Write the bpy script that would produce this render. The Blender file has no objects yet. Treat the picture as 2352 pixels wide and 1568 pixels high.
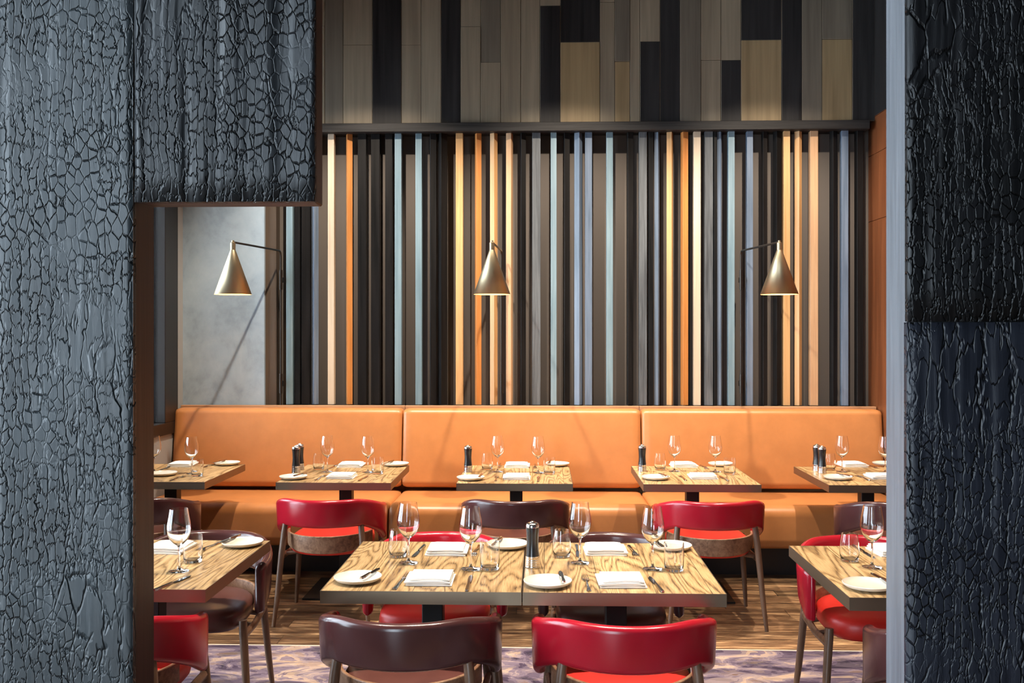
import bpy, bmesh, math, random
from mathutils import Vector, Matrix
random.seed(7)
PI = math.pi
S = bpy.context.scene
COL = S.collection
# ------------------------------------------------------------------ camera model
F = 2210.0; CX = 1176.0; HY = 766.0; CZ = 1.65
PSI = math.atan(69.0 / F)
def dirn(px):
    c = (px - CX) / F
    return (math.cos(PSI) * c - math.sin(PSI), math.sin(PSI) * c + math.cos(PSI))
def X(px, Y):
    a, b = dirn(px); return Y * a / b
def Zt(px, py, Y):
    a, b = dirn(px); return CZ - (py - HY) / F * (Y / b)
def onz(px, py, z):
    d = (CZ - z) * F / (py - HY); a, b = dirn(px); return (d * a, d * b)

cam = bpy.data.cameras.new('camera'); co = bpy.data.objects.new('camera', cam); COL.objects.link(co)
cam.sensor_width = 36; cam.lens = F / 2352 * 36; cam.shift_y = -(784 - HY) / 2352
cam.clip_start = 0.05
co.location = (0, 0, CZ); co.rotation_euler = (PI / 2, 0, PSI)
S.camera = co

# ------------------------------------------------------------------ materials
class NT:
    def __init__(s, name):
        s.m = bpy.data.materials.new(name); s.m.use_nodes = True
        s.t = s.m.node_tree; s.t.nodes.clear()
        s.out = s.n('ShaderNodeOutputMaterial')
        s.b = s.n('ShaderNodeBsdfPrincipled')
        s.l(s.b.outputs[0], s.out.inputs[0])
    def n(s, ty, **kw):
        x = s.t.nodes.new(ty)
        for k, v in kw.items(): setattr(x, k, v)
        return x
    def l(s, a, b): s.t.links.new(a, b)
    def set(s, **kw):
        for k, v in kw.items():
            i = s.b.inputs[k.replace('_', ' ')]
            if isinstance(v, bpy.types.NodeSocket): s.l(v, i)
            else: i.default_value = (*v, 1) if isinstance(v, tuple) and len(v) == 3 else v
    def coord(s, scale=(1, 1, 1), rnd=False, off=(0, 0, 0)):
        tc = s.n('ShaderNodeTexCoord'); mp = s.n('ShaderNodeMapping')
        mp.inputs['Scale'].default_value = scale; mp.inputs['Location'].default_value = off
        s.l(tc.outputs['Object'], mp.inputs['Vector'])
        o = mp.outputs[0]
        if rnd:
            oi = s.n('ShaderNodeObjectInfo'); mm = s.n('ShaderNodeMath', operation='MULTIPLY'); mm.inputs[1].default_value = 37.0
            s.l(oi.outputs['Random'], mm.inputs[0])
            o = s.vadd(o, mm.outputs[0])
        return o
    def vadd(s, a, b):
        v = s.n('ShaderNodeVectorMath', operation='ADD')
        s.l(a, v.inputs[0]); s.l(b, v.inputs[1]); return v.outputs[0]
    def noise(s, v, sc=5, det=4, rough=.5, dist=0, color=False):
        x = s.n('ShaderNodeTexNoise'); x.inputs['Scale'].default_value = sc; x.inputs['Detail'].default_value = det
        x.inputs['Roughness'].default_value = rough; x.inputs['Distortion'].default_value = dist
        s.l(v, x.inputs['Vector']); return x.outputs['Color' if color else 'Fac']
    def ma(s, op, a, b=None, c=None, clamp=False):
        x = s.n('ShaderNodeMath', operation=op); x.use_clamp = clamp
        for i, q in enumerate((a, b, c)):
            if q is None: continue
            if isinstance(q, (int, float)): x.inputs[i].default_value = q
            else: s.l(q, x.inputs[i])
        return x.outputs[0]
    def ramp(s, f, stops, mode='LINEAR'):
        r = s.n('ShaderNodeValToRGB'); r.color_ramp.interpolation = mode
        e = r.color_ramp.elements
        while len(e) < len(stops): e.new(0.5)
        for q, (p, c) in zip(e, stops):
            q.position = p; q.color = (*c, 1) if len(c) == 3 else c
        s.l(f, r.inputs[0]); return r.outputs[0]
    def mix(s, f, a, b, mode='MIX'):
        x = s.n('ShaderNodeMix', data_type='RGBA', blend_type=mode)
        for i, q in ((0, f), (6, a), (7, b)):
            if isinstance(q, (int, float)): x.inputs[i].default_value = q
            elif isinstance(q, tuple): x.inputs[i].default_value = (*q, 1)
            else: s.l(q, x.inputs[i])
        return x.outputs[2]
    def bump(s, h, st=.3, dist=.01, prev=None):
        x = s.n('ShaderNodeBump'); x.inputs['Strength'].default_value = st; x.inputs['Distance'].default_value = dist
        s.l(h, x.inputs['Height'])
        if prev is not None: s.l(prev, x.inputs['Normal'])
        return x.outputs[0]
    def vor(s, v, sc, feat='DISTANCE_TO_EDGE', rand=1.0):
        x = s.n('ShaderNodeTexVoronoi', feature=feat); x.inputs['Scale'].default_value = sc
        x.inputs['Randomness'].default_value = rand
        s.l(v, x.inputs['Vector']); return x.outputs['Distance' if feat != 'F1' else 'Color']

def plain(name, col, rough=.5, metal=0, **kw):
    n = NT(name); n.set(Base_Color=col, Roughness=rough, Metallic=metal, **kw); return n.m

def char_mat(name, c0, c1, rough=.38, small=.5, spec=.6, off=0.0, ridge=1.0):
    """burnt timber: alligator cracks stretched along the grain"""
    n = NT(name)
    base = n.coord((1, 1, 1), off=(off, off * .3, off * .7))
    wob = n.noise(base, 5, 3, .5, 0, True)
    v = n.n('ShaderNodeVectorMath', operation='MULTIPLY_ADD')
    n.l(wob, v.inputs[0]); v.inputs[1].default_value = (.022, .022, .05); n.l(base, v.inputs[2])
    def cells(sx, sz, width):
        mp = n.n('ShaderNodeVectorMath', operation='MULTIPLY'); n.l(v.outputs[0], mp.inputs[0]); mp.inputs[1].default_value = (sx, sx * .6, sz)
        j = n.noise(mp.outputs[0], 1.6, 3, .6, 0, True)
        a = n.n('ShaderNodeVectorMath', operation='MULTIPLY_ADD'); n.l(j, a.inputs[0]); a.inputs[1].default_value = (.30, .3, .22); n.l(mp.outputs[0], a.inputs[2])
        e = n.vor(a.outputs[0], 1.0, rand=.95)
        return n.ma('SMOOTH_MIN', n.ma('DIVIDE', e, width), 1.0, .25)
    def brick(sx, sz, wx, wz, k, stretch):
        """long cells split along the grain, each column broken across at its own spacing"""
        q = n.n('ShaderNodeVectorMath', operation='MULTIPLY'); n.l(base, q.inputs[0]); q.inputs[1].default_value = (sx * .30, sx * .15, sz * stretch)
        wob2 = n.noise(q.outputs[0], 1.0, 4, .62, .3)
        sp = n.n('ShaderNodeSeparateXYZ'); n.l(base, sp.inputs[0])
        xs = n.ma('ADD', n.ma('MULTIPLY', sp.outputs[0], sx), n.ma('MULTIPLY', wob2, k))
        cid = n.ma('FLOOR', xs); fx = n.ma('FRACT', xs)
        w1 = n.n('ShaderNodeTexWhiteNoise', noise_dimensions='1D'); n.l(cid, w1.inputs['W'])
        q2 = n.n('ShaderNodeVectorMath', operation='MULTIPLY'); n.l(base, q2.inputs[0]); q2.inputs[1].default_value = (sx * .8, sx * .3, sz * .5)
        o2 = n.n('ShaderNodeVectorMath', operation='SCALE'); n.l(w1.outputs['Color'], o2.inputs[0]); o2.inputs['Scale'].default_value = 13
        wz_ = n.noise(n.vadd(q2.outputs[0], o2.outputs[0]), 1.0, 3, .6)
        zs = n.ma('ADD', n.ma('MULTIPLY', n.ma('MULTIPLY', sp.outputs[2], sz), n.ma('MULTIPLY_ADD', w1.outputs['Value'], .5, .75)), n.ma('MULTIPLY_ADD', wz_, 3.2, n.ma('MULTIPLY', w1.outputs['Value'], 37.0)))
        fz = n.ma('FRACT', zs)
        ex = n.ma('SUBTRACT', .5, n.ma('ABSOLUTE', n.ma('SUBTRACT', fx, .5)))
        ez = n.ma('SUBTRACT', .5, n.ma('ABSOLUTE', n.ma('SUBTRACT', fz, .5)))
        m_ = n.ma('SMOOTH_MIN', n.ma('DIVIDE', ex, wx), n.ma('DIVIDE', ez, wz), .5)
        return n.ma('SMOOTH_MIN', m_, 1.0, .3)
    big = brick(27, 10, .085, .06, 3.4, .35)
    sml = brick(52, 30, .12, .10, 3.2, .25)
    vb = cells(23, 8.5, .05)
    vs_ = cells(60, 32, .08)
    pick = n.ramp(n.noise(base, 4.1, 2, .5), [(.53, (0, 0, 0)), (.58, (1, 1, 1))])
    big = n.mix(pick, big, vb); sml = n.mix(pick, sml, vs_)
    mask = n.ramp(n.noise(base, 2.6, 2, .5), [(.5 - small * .25 - .02, (0, 0, 0)), (.60 - small * .25, (1, 1, 1))])
    cr = n.mix(mask, big, sml)
    # vertical ridges
    mpr = n.n('ShaderNodeVectorMath', operation='MULTIPLY'); n.l(v.outputs[0], mpr.inputs[0]); mpr.inputs[1].default_value = (17, 4, .55)
    rid = n.noise(mpr.outputs[0], 1, 2, .5)
    mpg = n.n('ShaderNodeVectorMath', operation='MULTIPLY'); n.l(v.outputs[0], mpg.inputs[0]); mpg.inputs[1].default_value = (160, 160, 9)
    gr = n.noise(mpg.outputs[0], 1, 3, .6)
    # a second, patchy set of cracks: only cross splits
    fade = n.ramp(n.noise(base, 6, 2, .5), [(.34, (.15, .15, .15)), (.5, (1, 1, 1))])
    crf = n.mix(fade, (1, 1, 1), cr)
    b1 = n.bump(rid, .9, .020 * ridge)
    b2 = n.bump(crf, 1.0, .0058, b1)
    b3 = n.bump(gr, .5, .0012, b2)
    col = n.ramp(n.noise(base, 4, 5, .6), [(.3, c0), (.7, c1)])
    dark = n.ramp(crf, [(.05, (.3, .3, .3)), (.6, (1, 1, 1))])
    n.set(Base_Color=n.mix(1.0, col, dark, 'MULTIPLY'), Roughness=n.ma('MULTIPLY_ADD', gr, .22, rough - .1), Normal=b3, Specular_IOR_Level=spec)
    return n.m

def wood_mat(name, a, b, axis='z', rough=.5, sc=1.0, bump=.15, rnd=True, spec=.4):
    n = NT(name)
    s3 = {'z': (60, 60, 2.2), 'x': (2.2, 60, 60), 'y': (60, 2.2, 60)}[axis]
    v = n.coord(tuple(q * sc for q in s3), rnd)
    g = n.noise(v, 1, 5, .6, .3)
    s4 = {'z': (9, 9, .8), 'x': (.8, 9, 9), 'y': (9, .8, 9)}[axis]
    v2 = n.coord(tuple(q * sc for q in s4), rnd)
    g2 = n.noise(v2, 1, 3, .5, .6)
    f = n.ma('MULTIPLY_ADD', g2, .5, n.ma('MULTIPLY', g, .5))
    c = n.ramp(f, [(.36, a), (.62, b)])
    n.set(Base_Color=c, Roughness=rough, Normal=n.bump(g, bump, .002), Specular_IOR_Level=spec)
    return n.m

def table_wood():
    n = NT('table_wood')
    oi = n.n('ShaderNodeObjectInfo')
    v0 = n.coord((1, 1, 1))
    sp = n.n('ShaderNodeSeparateXYZ'); n.l(v0, sp.inputs[0])
    rr = n.ma('MULTIPLY', oi.outputs['Random'], 41.0)
    shift = n.ma('ADD', n.ma('MULTIPLY', sp.outputs[0], 5.2), rr)
    pid = n.ma('FLOOR', shift)
    wn = n.n('ShaderNodeTexWhiteNoise', noise_dimensions='1D'); n.l(pid, wn.inputs['W'])
    off = n.n('ShaderNodeVectorMath', operation='SCALE'); n.l(wn.outputs['Color'], off.inputs[0]); off.inputs['Scale'].default_value = 30
    sc = n.n('ShaderNodeVectorMath', operation='MULTIPLY'); n.l(v0, sc.inputs[0]); sc.inputs[1].default_value = (5.5, .65, 1)
    v = n.vadd(sc.outputs[0], off.outputs[0])
    f = n.noise(v, 1.0, 2, .45, .4)
    ring = n.ma('SINE', n.ma('MULTIPLY', f, 150.0))
    ring = n.ma('POWER', n.ma('MULTIPLY_ADD', ring, .5, .5), .55)
    sc2 = n.n('ShaderNodeVectorMath', operation='MULTIPLY'); n.l(v0, sc2.inputs[0]); sc2.inputs[1].default_value = (260, 14, 1)
    fine = n.noise(sc2.outputs[0], 1, 3, .6)
    h = n.ma('MULTIPLY_ADD', ring, .34, n.ma('MULTIPLY', fine, .72))
    c = n.ramp(h, [(.27, (.07, .034, .014)), (.46, (.32, .19, .075)), (.80, (.60, .40, .19))])
    tone = n.ma('MULTIPLY_ADD', wn.outputs['Value'], .5, .72)
    tc = n.n('ShaderNodeCombineColor'); [n.l(tone, tc.inputs[i]) for i in range(3)]
    fr = n.ma('FRACT', shift)
    seam = n.ma('GREATER_THAN', n.ma('ABSOLUTE', n.ma('SUBTRACT', fr, .5)), .492)
    c = n.mix(1.0, c, tc.outputs[0], 'MULTIPLY')
    c = n.mix(n.ma('MULTIPLY', seam, .7), c, (.03, .015, .006))
    n.set(Base_Color=c, Roughness=.38, Normal=n.bump(h, .35, .0012), Specular_IOR_Level=.5)
    return n.m

def leather(name, c, rough=.33, var=.25, rnd=True):
    n = NT(name)
    v = n.coord((1, 1, 1), rnd)
    g = n.noise(v, 7, 4, .6)
    d = tuple(q * (1 - var) for q in c)
    cc = n.ramp(g, [(.35, d), (.65, c)])
    fine = n.vor(v, 420, 'F1')
    n.set(Base_Color=cc, Roughness=n.ma('MULTIPLY_ADD', g, .06, rough - .03), Normal=n.bump(n.noise(v, 380, 2), .12, .0006), Specular_IOR_Level=.55)
    return n.m

def floor_mat():
    n = NT('floor_boards')
    v0 = n.coord((1, 1, 1)); sp = n.n('ShaderNodeSeparateXYZ'); n.l(v0, sp.inputs[0])
    row = n.ma('FLOOR', n.ma('DIVIDE', sp.outputs[1], .145))
    wr = n.n('ShaderNodeTexWhiteNoise', noise_dimensions='1D'); n.l(row, wr.inputs['W'])
    xx = n.ma('ADD', n.ma('DIVIDE', sp.outputs[0], 1.6), n.ma('MULTIPLY', wr.outputs['Value'], 9))
    cb = n.n('ShaderNodeCombineXYZ'); n.l(n.ma('FLOOR', xx), cb.inputs[0]); n.l(row, cb.inputs[1])
    wp = n.n('ShaderNodeTexWhiteNoise', noise_dimensions='2D'); n.l(cb.outputs[0], wp.inputs['Vector'])
    off = n.n('ShaderNodeVectorMath', operation='SCALE'); n.l(wp.outputs['Color'], off.inputs[0]); off.inputs['Scale'].default_value = 20
    sc = n.n('ShaderNodeVectorMath', operation='MULTIPLY'); n.l(v0, sc.inputs[0]); sc.inputs[1].default_value = (3, 40, 1)
    g = n.noise(n.vadd(sc.outputs[0], off.outputs[0]), 1, 5, .62, .5)
    pat = n.noise(n.coord((1.4, 4, 1)), 2.5, 5, .65)
    f = n.ma('ADD', n.ma('MULTIPLY', g, .55), n.ma('MULTIPLY', pat, .45))
    c = n.ramp(f, [(.38, (.024, .013, .009)), (.5, (.17, .092, .045)), (.60, (.46, .28, .14))])
    tone = n.ma('MULTIPLY_ADD', wp.outputs['Value'], .9, .5)
    tc = n.n('ShaderNodeCombineColor'); [n.l(tone, tc.inputs[i]) for i in range(3)]
    c = n.mix(1.0, c, tc.outputs[0], 'MULTIPLY')
    fy = n.ma('FRACT', n.ma('DIVIDE', sp.outputs[1], .145)); fx = n.ma('FRACT', xx)
    seam = n.ma('MAXIMUM', n.ma('LESS_THAN', fy, .04), n.ma('LESS_THAN', fx, .003))
    c = n.mix(n.ma('MULTIPLY', seam, .85), c, (.008, .005, .003))
    n.set(Base_Color=c, Roughness=n.ma('MULTIPLY_ADD', g, .3, .22), Normal=n.bump(g, .3, .002))
    return n.m

def rug_mat():
    n = NT('rug_pile')
    v = n.coord((.8, 1.7, 1))
    w = n.noise(v, 2.2, 3, .5, 0, True)
    m = n.n('ShaderNodeVectorMath', operation='MULTIPLY_ADD'); n.l(w, m.inputs[0]); m.inputs[1].default_value = (.55, .55, 0); n.l(v, m.inputs[2])
    a = n.noise(m.outputs[0], 3.6, 4, .55, .9)
    b = n.noise(n.coord((1.5, 5, 1), off=(4, 2, 0)), 2.2, 4, .6, 1.2)
    c1 = n.ramp(a, [(.0, (.045, .035, .055)), (.40, (.10, .075, .12)), (.465, (.23, .19, .24)), (.53, (.42, .35, .33)), (.575, (.66, .52, .36)), (.66, (.25, .20, .25))], 'CONSTANT')
    c2 = n.ramp(b, [(.0, (.06, .05, .075)), (.45, (.30, .26, .31)), (.55, (.6, .5, .42)), (.62, (.55, .37, .15))], 'CONSTANT')
    c = n.mix(.30, c1, c2); c = n.mix(1.0, c, (.58, .52, .54), 'MULTIPLY')
    pile = n.noise(n.coord((1, 1, 1)), 500, 2)
    n.set(Base_Color=c, Roughness=.95, Normal=n.bump(pile, .5, .003), Specular_IOR_Level=.1)
    return n.m

def concrete():
    n = NT('concrete'); v = n.coord((1, 1, .8))
    a = n.noise(v, 3, 8, .62, .6); b = n.noise(v, 14, 6, .6)
    f = n.ma('MULTIPLY_ADD', b, .3, n.ma('MULTIPLY', a, .7))
    n.set(Base_Color=n.ramp(f, [(.33, (.19, .25, .30)), (.5, (.29, .365, .43)), (.68, (.36, .44, .50))]), Roughness=.7, Normal=n.bump(b, .1, .004))
    return n.m

def walnut():
    n = NT('walnut_legs'); v = n.coord((30, 30, 3), True); g = n.noise(v, 1, 4, .6)
    n.set(Base_Color=n.ramp(g, [(.35, (.085, .042, .024)), (.65, (.19, .105, .062))]), Roughness=.38); return n.m
def burl():
    n = NT('burl_veneer'); v = n.coord((1, 1, 1), True); g = n.noise(v, 45, 6, .65, .6); g2 = n.noise(v, 8, 2)
    f = n.ma('MULTIPLY_ADD', g2, .3, n.ma('MULTIPLY', g, .7))
    n.set(Base_Color=n.ramp(f, [(.35, (.11, .052, .027)), (.5, (.25, .13, .072)), (.65, (.38, .22, .13))]), Roughness=.4); return n.m

def brushed(name, c, rough=.33, sc=(4, 4, 600)):
    n = NT(name); v = n.coord(sc); g = n.noise(v, 1, 3)
    n.set(Base_Color=c, Metallic=1.0, Roughness=n.ma('MULTIPLY_ADD', g, .2, rough - .1), Normal=n.bump(g, .06, .0005)); return n.m

def glass(name, tint=(1, 1, 1)):
    n = NT(name)
    n.set(Base_Color=tint, Roughness=0.0, Transmission_Weight=1.0, IOR=1.48)
    return n.m
def pane_glass():
    n = NT('window_glass')
    tr = n.n('ShaderNodeBsdfTransparent'); gl = n.n('ShaderNodeBsdfGlossy'); gl.inputs['Roughness'].default_value = .02
    fr = n.n('ShaderNodeFresnel'); fr.inputs[0].default_value = 1.45; mx = n.n('ShaderNodeMixShader')
    n.l(fr.outputs[0], mx.inputs[0]); n.l(tr.outputs[0], mx.inputs[1]); n.l(gl.outputs[0], mx.inputs[2]); n.l(mx.outputs[0], n.out.inputs[0])
    return n.m

M = {
 'char_left': char_mat('charred_timber_slate', (.014, .018, .021), (.030, .038, .043), .40, .42, .48, 0.3),
 'char_lintel': char_mat('charred_timber_ridged', (.006, .007, .008), (.015, .017, .020), .40, .35, .34, 5.2, 2.0),
 'char_right_top': char_mat('charred_timber_black', (.003, .003, .003), (.007, .007, .008), .36, .35, .22, 9.1),
 'char_right_low': char_mat('charred_timber_blueblack', (.006, .007, .011), (.014, .016, .023), .40, .25, .32, 13.7),
 'char_edge': wood_mat('charred_edge_daylit_grey', (.065, .07, .078), (.125, .13, .142), 'z', .42, 1.2, .5, False, .6),  # window daylight on the black post's inner side, painted in as paler grey
 'edge_brown': wood_mat('dark_stained_edge', (.024, .010, .008), (.062, .027, .019), 'z', .45, 1.0, .3, False),
 'edge_brown_x': wood_mat('dark_stained_edge_flat', (.035, .014, .012), (.10, .05, .042), 'x', .5, 1.0, .4, False),
 'cream': wood_mat('batten_cream', (.42, .33, .24), (.54, .44, .33), 'z', .45),
 'honey': wood_mat('batten_honey', (.38, .21, .085), (.54, .32, .145), 'z', .42),
 'orange': wood_mat('batten_orange', (.36, .13, .03), (.50, .21, .06), 'z', .4),
 'peach': wood_mat('batten_peach', (.38, .22, .12), (.51, .32, .18), 'z', .42),
 'blue': wood_mat('batten_blue', (.105, .165, .20), (.185, .26, .30), 'z', .45),
 'violet': wood_mat('batten_blue_grey', (.07, .10, .145), (.145, .185, .25), 'z', .42),
 'grey': wood_mat('batten_grey', (.035, .038, .042), (.11, .12, .13), 'z', .5, 1.3, .5),
 'black': wood_mat('batten_black', (.003, .003, .003), (.011, .010, .010), 'z', .4, 1.0, .3, True, .16),
 'tan': wood_mat('board_tan', (.16, .125, .085), (.24, .195, .135), 'z', .5, .6),
 'tan2': wood_mat('board_ochre', (.19, .13, .065), (.28, .20, .105), 'z', .48, .6),
 'tan3': wood_mat('board_grey_brown', (.095, .078, .058), (.155, .128, .095), 'z', .5, .6),
 'bblack': wood_mat('board_black', (.006, .005, .005), (.025, .023, .023), 'z', .45, .45, .6, True, .3),
 'rail': wood_mat('rail_charred', (.006, .005, .005), (.032, .030, .029), 'x', .5, .9, .6, False, .25),
 'backing': plain('backing_taupe', (.085, .070, .060), .75),
 'redwood': wood_mat('redwood_panel', (.12, .036, .012), (.21, .070, .025), 'z', .4, .7),
 'umber': wood_mat('umber_panel', (.05, .034, .022), (.085, .058, .038), 'z', .5, .6),
 'ledge': wood_mat('ledge_wood', (.34, .17, .085), (.48, .26, .13), 'x', .4, 1, .1, False),
 'tan_leather': leather('tan_leather', (.52, .205, .065), .36, .12, False),
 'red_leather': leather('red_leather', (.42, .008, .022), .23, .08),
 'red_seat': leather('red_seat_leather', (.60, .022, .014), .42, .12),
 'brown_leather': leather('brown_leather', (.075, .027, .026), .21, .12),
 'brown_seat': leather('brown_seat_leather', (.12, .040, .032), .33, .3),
 'walnut': walnut(), 'burl': burl(),
 'table': table_wood(), 'bronze': brushed('bronze_band', (.30, .235, .165), .42, (3, 3, 500)),
 'iron': plain('black_iron', (.012, .011, .011), .45, .3),
 'gun': plain('gunmetal', (.055, .045, .038), .35, .9),
 'brass': brushed('aged_brass', (.40, .33, .215), .42, (2, 2, 300)),
 'shade_in': plain('shade_inner', (.75, .55, .30), .5),
 'steel': plain('polished_steel', (.72, .70, .67), .18, 1.0),
 'cutlery': plain('cutlery_steel', (.42, .39, .36), .16, 1.0),
 'mill_black': plain('mill_black', (.012, .012, .013), .22, 0, Specular_IOR_Level=.7),
 'glass': glass('clear_glass'), 'pane': pane_glass(),
 'ceramic': plain('cream_ceramic', (.68, .62, .52), .22), 
 'floor': floor_mat(), 'rug': rug_mat(), 'concrete': concrete(),
 'frame': plain('window_frame_dark', (.010, .007, .006), .45),
 'plaster': plain('pale_plaster', (.30, .30, .29), .8),
 'ceiling': plain('ceiling_dark', (.06, .055, .05), .9),
 'plinth': plain('plinth_black', (.012, .011, .012), .4),
 'dark_wall': plain('dark_wall_paint', (.03, .032, .036), .6),
 'binding': plain('rug_binding', (.45, .38, .30), .9),
}
n = NT('linen'); v = n.coord((1, 1, 1), True)
n.set(Base_Color=(.86, .82, .76), Roughness=.85, Normal=n.bump(n.noise(v, 60, 4), .25, .002)); M['linen'] = n.m
n = NT('bulb_glow'); n.set(Base_Color=(1, .8, .5), Emission_Color=(1, .62, .28), Emission_Strength=25.0); M['bulb'] = n.m

# ------------------------------------------------------------------ mesh helpers
def link(name, me, parent=None, loc=(0, 0, 0), rot=(0, 0, 0)):
    o = bpy.data.objects.new(name, me); COL.objects.link(o); o.location = loc; o.rotation_euler = rot
    if parent is not None: o.parent = parent
    return o
def done(name, bm, mats, parent=None, smooth=False, angle=None, loc=(0, 0, 0), rot=(0, 0, 0)):
    bmesh.ops.recalc_face_normals(bm, faces=bm.faces[:])
    me = bpy.data.meshes.new(name)
    if smooth:
        for f in bm.faces: f.smooth = True
        if angle:
            for e in bm.edges:
                if len(e.link_faces) == 2 and e.calc_face_angle(0) > angle: e.smooth = False
    bm.to_mesh(me); bm.free()
    for m in (mats if isinstance(mats, (list, tuple)) else [mats]): me.materials.append(M[m] if isinstance(m, str) else m)
    return link(name, me, parent, loc, rot)
def box(bm, x0, x1, y0, y1, z0, z1, bev=0, seg=2, mi=0):
    r = bmesh.ops.create_cube(bm, size=1)
    vs = r['verts']
    for q in vs:
        q.co = Vector(((x0 + x1) / 2 + q.co.x * (x1 - x0), (y0 + y1) / 2 + q.co.y * (y1 - y0), (z0 + z1) / 2 + q.co.z * (z1 - z0)))
    fs = set(f for q in vs for f in q.link_faces)
    for f in fs: f.material_index = mi
    if bev:
        es = list(set(e for q in vs for e in q.link_edges))
        bmesh.ops.bevel(bm, geom=es, offset=bev, segments=seg, profile=.5, affect='EDGES', clamp_overlap=True)
    return vs
def lathe(bm, prof, seg=32, closed=False, mi=0):
    rings = []
    for r, z in prof:
        if r < 1e-6: rings.append([bm.verts.new((0, 0, z))])
        else: rings.append([bm.verts.new((r * math.cos(2 * PI * i / seg), r * math.sin(2 * PI * i / seg), z)) for i in range(seg)])
    pairs = list(zip(rings, rings[1:]))
    if closed: pairs.append((rings[-1], rings[0]))
    for a, b in pairs:
        if len(a) == 1 and len(b) == 1: continue
        for i in range(seg):
            j = (i + 1) % seg
            if len(a) == 1: f = bm.faces.new((a[0], b[i], b[j]))
            elif len(b) == 1: f = bm.faces.new((a[i], a[j], b[0]))
            else: f = bm.faces.new((a[i], a[j], b[j], b[i]))
            f.material_index = mi
def tube(bm, pts, rad, seg=12):
    pts = [Vector(p) for p in pts]
    if isinstance(rad, (int, float)): rad = [rad] * len(pts)
    rings = []; up = None
    for i, p in enumerate(pts):
        t = (pts[min(i + 1, len(pts) - 1)] - pts[max(i - 1, 0)]).normalized()
        if up is None:
            a = Vector((0, 0, 1)) if abs(t.z) < .9 else Vector((0, 1, 0))
        else: a = up
        s = t.cross(a).normalized(); u = s.cross(t).normalized(); up = u
        rings.append([bm.verts.new(p + rad[i] * (s * math.cos(2 * PI * k / seg) + u * math.sin(2 * PI * k / seg))) for k in range(seg)])
    for a, b in zip(rings, rings[1:]):
        for k in range(seg): bm.faces.new((a[k], a[(k + 1) % seg], b[(k + 1) % seg], b[k]))
    bm.faces.new(rings[0][::-1]); bm.faces.new(rings[-1])
def empty(name, loc=(0, 0, 0), rz=0):
    o = bpy.data.objects.new(name, None); COL.objects.link(o); o.location = loc; o.rotation_euler = (0, 0, rz); o.empty_display_size = .1
    return o
def tag(o, label, cat, group=None):
    o['label'] = label; o['category'] = cat
    if group: o['group'] = group
    return o
def dup(o, loc, rz=0):
    r = o.copy(); COL.objects.link(r); r.location = loc; r.rotation_euler = (0, 0, rz)
    for ch in o.children:
        c = ch.copy(); COL.objects.link(c); c.parent = r
        for g in ch.children:
            d = g.copy(); COL.objects.link(d); d.parent = c
    return r
def struct(o): o['kind'] = 'structure'; return o
def sbox(name, mats, *a, **k):
    bm = bmesh.new(); box(bm, *a, **k); return struct(done(name, bm, mats))
def part(name, mats, parent, *a, **k):
    bm = bmesh.new(); box(bm, *a, **k); return done(name, bm, mats, parent, smooth=True, angle=.6)

# ------------------------------------------------------------------ room shell
XL, XR, YB = -2.80, 2.53, 7.55
HC = 4.7
YF = 2.0           # plane of the charred portal
sbox('floor', 'floor', -5.2, 5.2, -3.4, YB + .2, -.1, 0)
sbox('ceiling', 'ceiling', -5.2, 5.2, -3.4, YB + .2, HC, HC + .1)
# back wall: concrete at the left, then taupe backing, umber strip
def strip(bm, pa, pb, y0, y1, z0, z1, mi): box(bm, X(pa, y0), X(pb, y0), y0, y1, z0, z1, mi=mi)
bm = bmesh.new()
box(bm, XL - .1, X(607, 7.42), 7.42, 7.65, 0, HC, mi=0)
box(bm, X(607, 7.42) + .001, X(632, 7.42), 7.45, 7.65, 0, HC, mi=1)
box(bm, X(632, 7.42) + .001, XR + .1, 7.55, 7.65, 0, HC, mi=2)
wall_back = struct(done('wall_back', bm, ['concrete', 'umber', 'backing']))
# right wall with redwood panelling
bm = bmesh.new()
box(bm, XR + .02, XR + .14, 2.3, YB + .1, 0, HC, mi=1)
zs = [0, Zt(2015, 499, 7.2), Zt(2015, 342, 7.2), 3.30]
for a, b in zip(zs, zs[1:]):
    for k in range(9): box(bm, XR, XR + .02, YB - .6 * (k + 1) + .003, YB - .6 * k, a + .003, b, .002, 1, mi=0)
for k in range(9): box(bm, XR, XR + .02, YB - .6 * (k + 1) + .003, YB - .6 * k, 3.303, HC, .002, 1, mi=2)
struct(done('wall_right', bm, ['redwood', 'dark_wall', 'bblack']))
# left wall: low wall under the windows, head, reveals
bm = bmesh.new()
box(bm, XL - .25, XL, 5.35, YB + .1, 0, .90)
box(bm, XL - .25, XL, -3.4, 5.35, 0, .06)
box(bm, XL - .25, XL, -3.4, YB + .1, 3.75, HC)
box(bm, XL - .25, XL, 7.27, 7.42, .90, 3.75)
box(bm, XL - .25, XL, 5.20, 5.35, .06, 3.75)
box(bm, XL - .25, XL, 1.85, 2.35, .06, 3.75)
box(bm, XL - .25, XL, -3.4, -3.1, .06, 3.75)
struct(done('wall_left', bm, 'plaster'))
def window(name, ya, yb, nm, z0, wl=.06):
    bm = bmesh.new(); z1 = 3.75; x0, x1 = XL - .20, XL + .02
    box(bm, x0, x1, ya, yb, z0, z0 + .09, .004); box(bm, x0, x1, ya, yb, z1 - .09, z1, .004)
    for i in range(nm + 1):
        c = ya + (yb - ya) * i / nm
        a = max(ya, c - .045); b = min(yb, c + .045)
        if i == nm: a = yb - wl
        box(bm, x0, x1, a, b, z0 + .09, z1 - .09, .004)
    fr = struct(done(name, bm, 'frame'))
    bm = bmesh.new(); box(bm, XL - .035, XL - .027, ya + .02, yb - .02, z0 + .02, z1 - .02)
    done('pane', bm, 'pane', fr)
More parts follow.
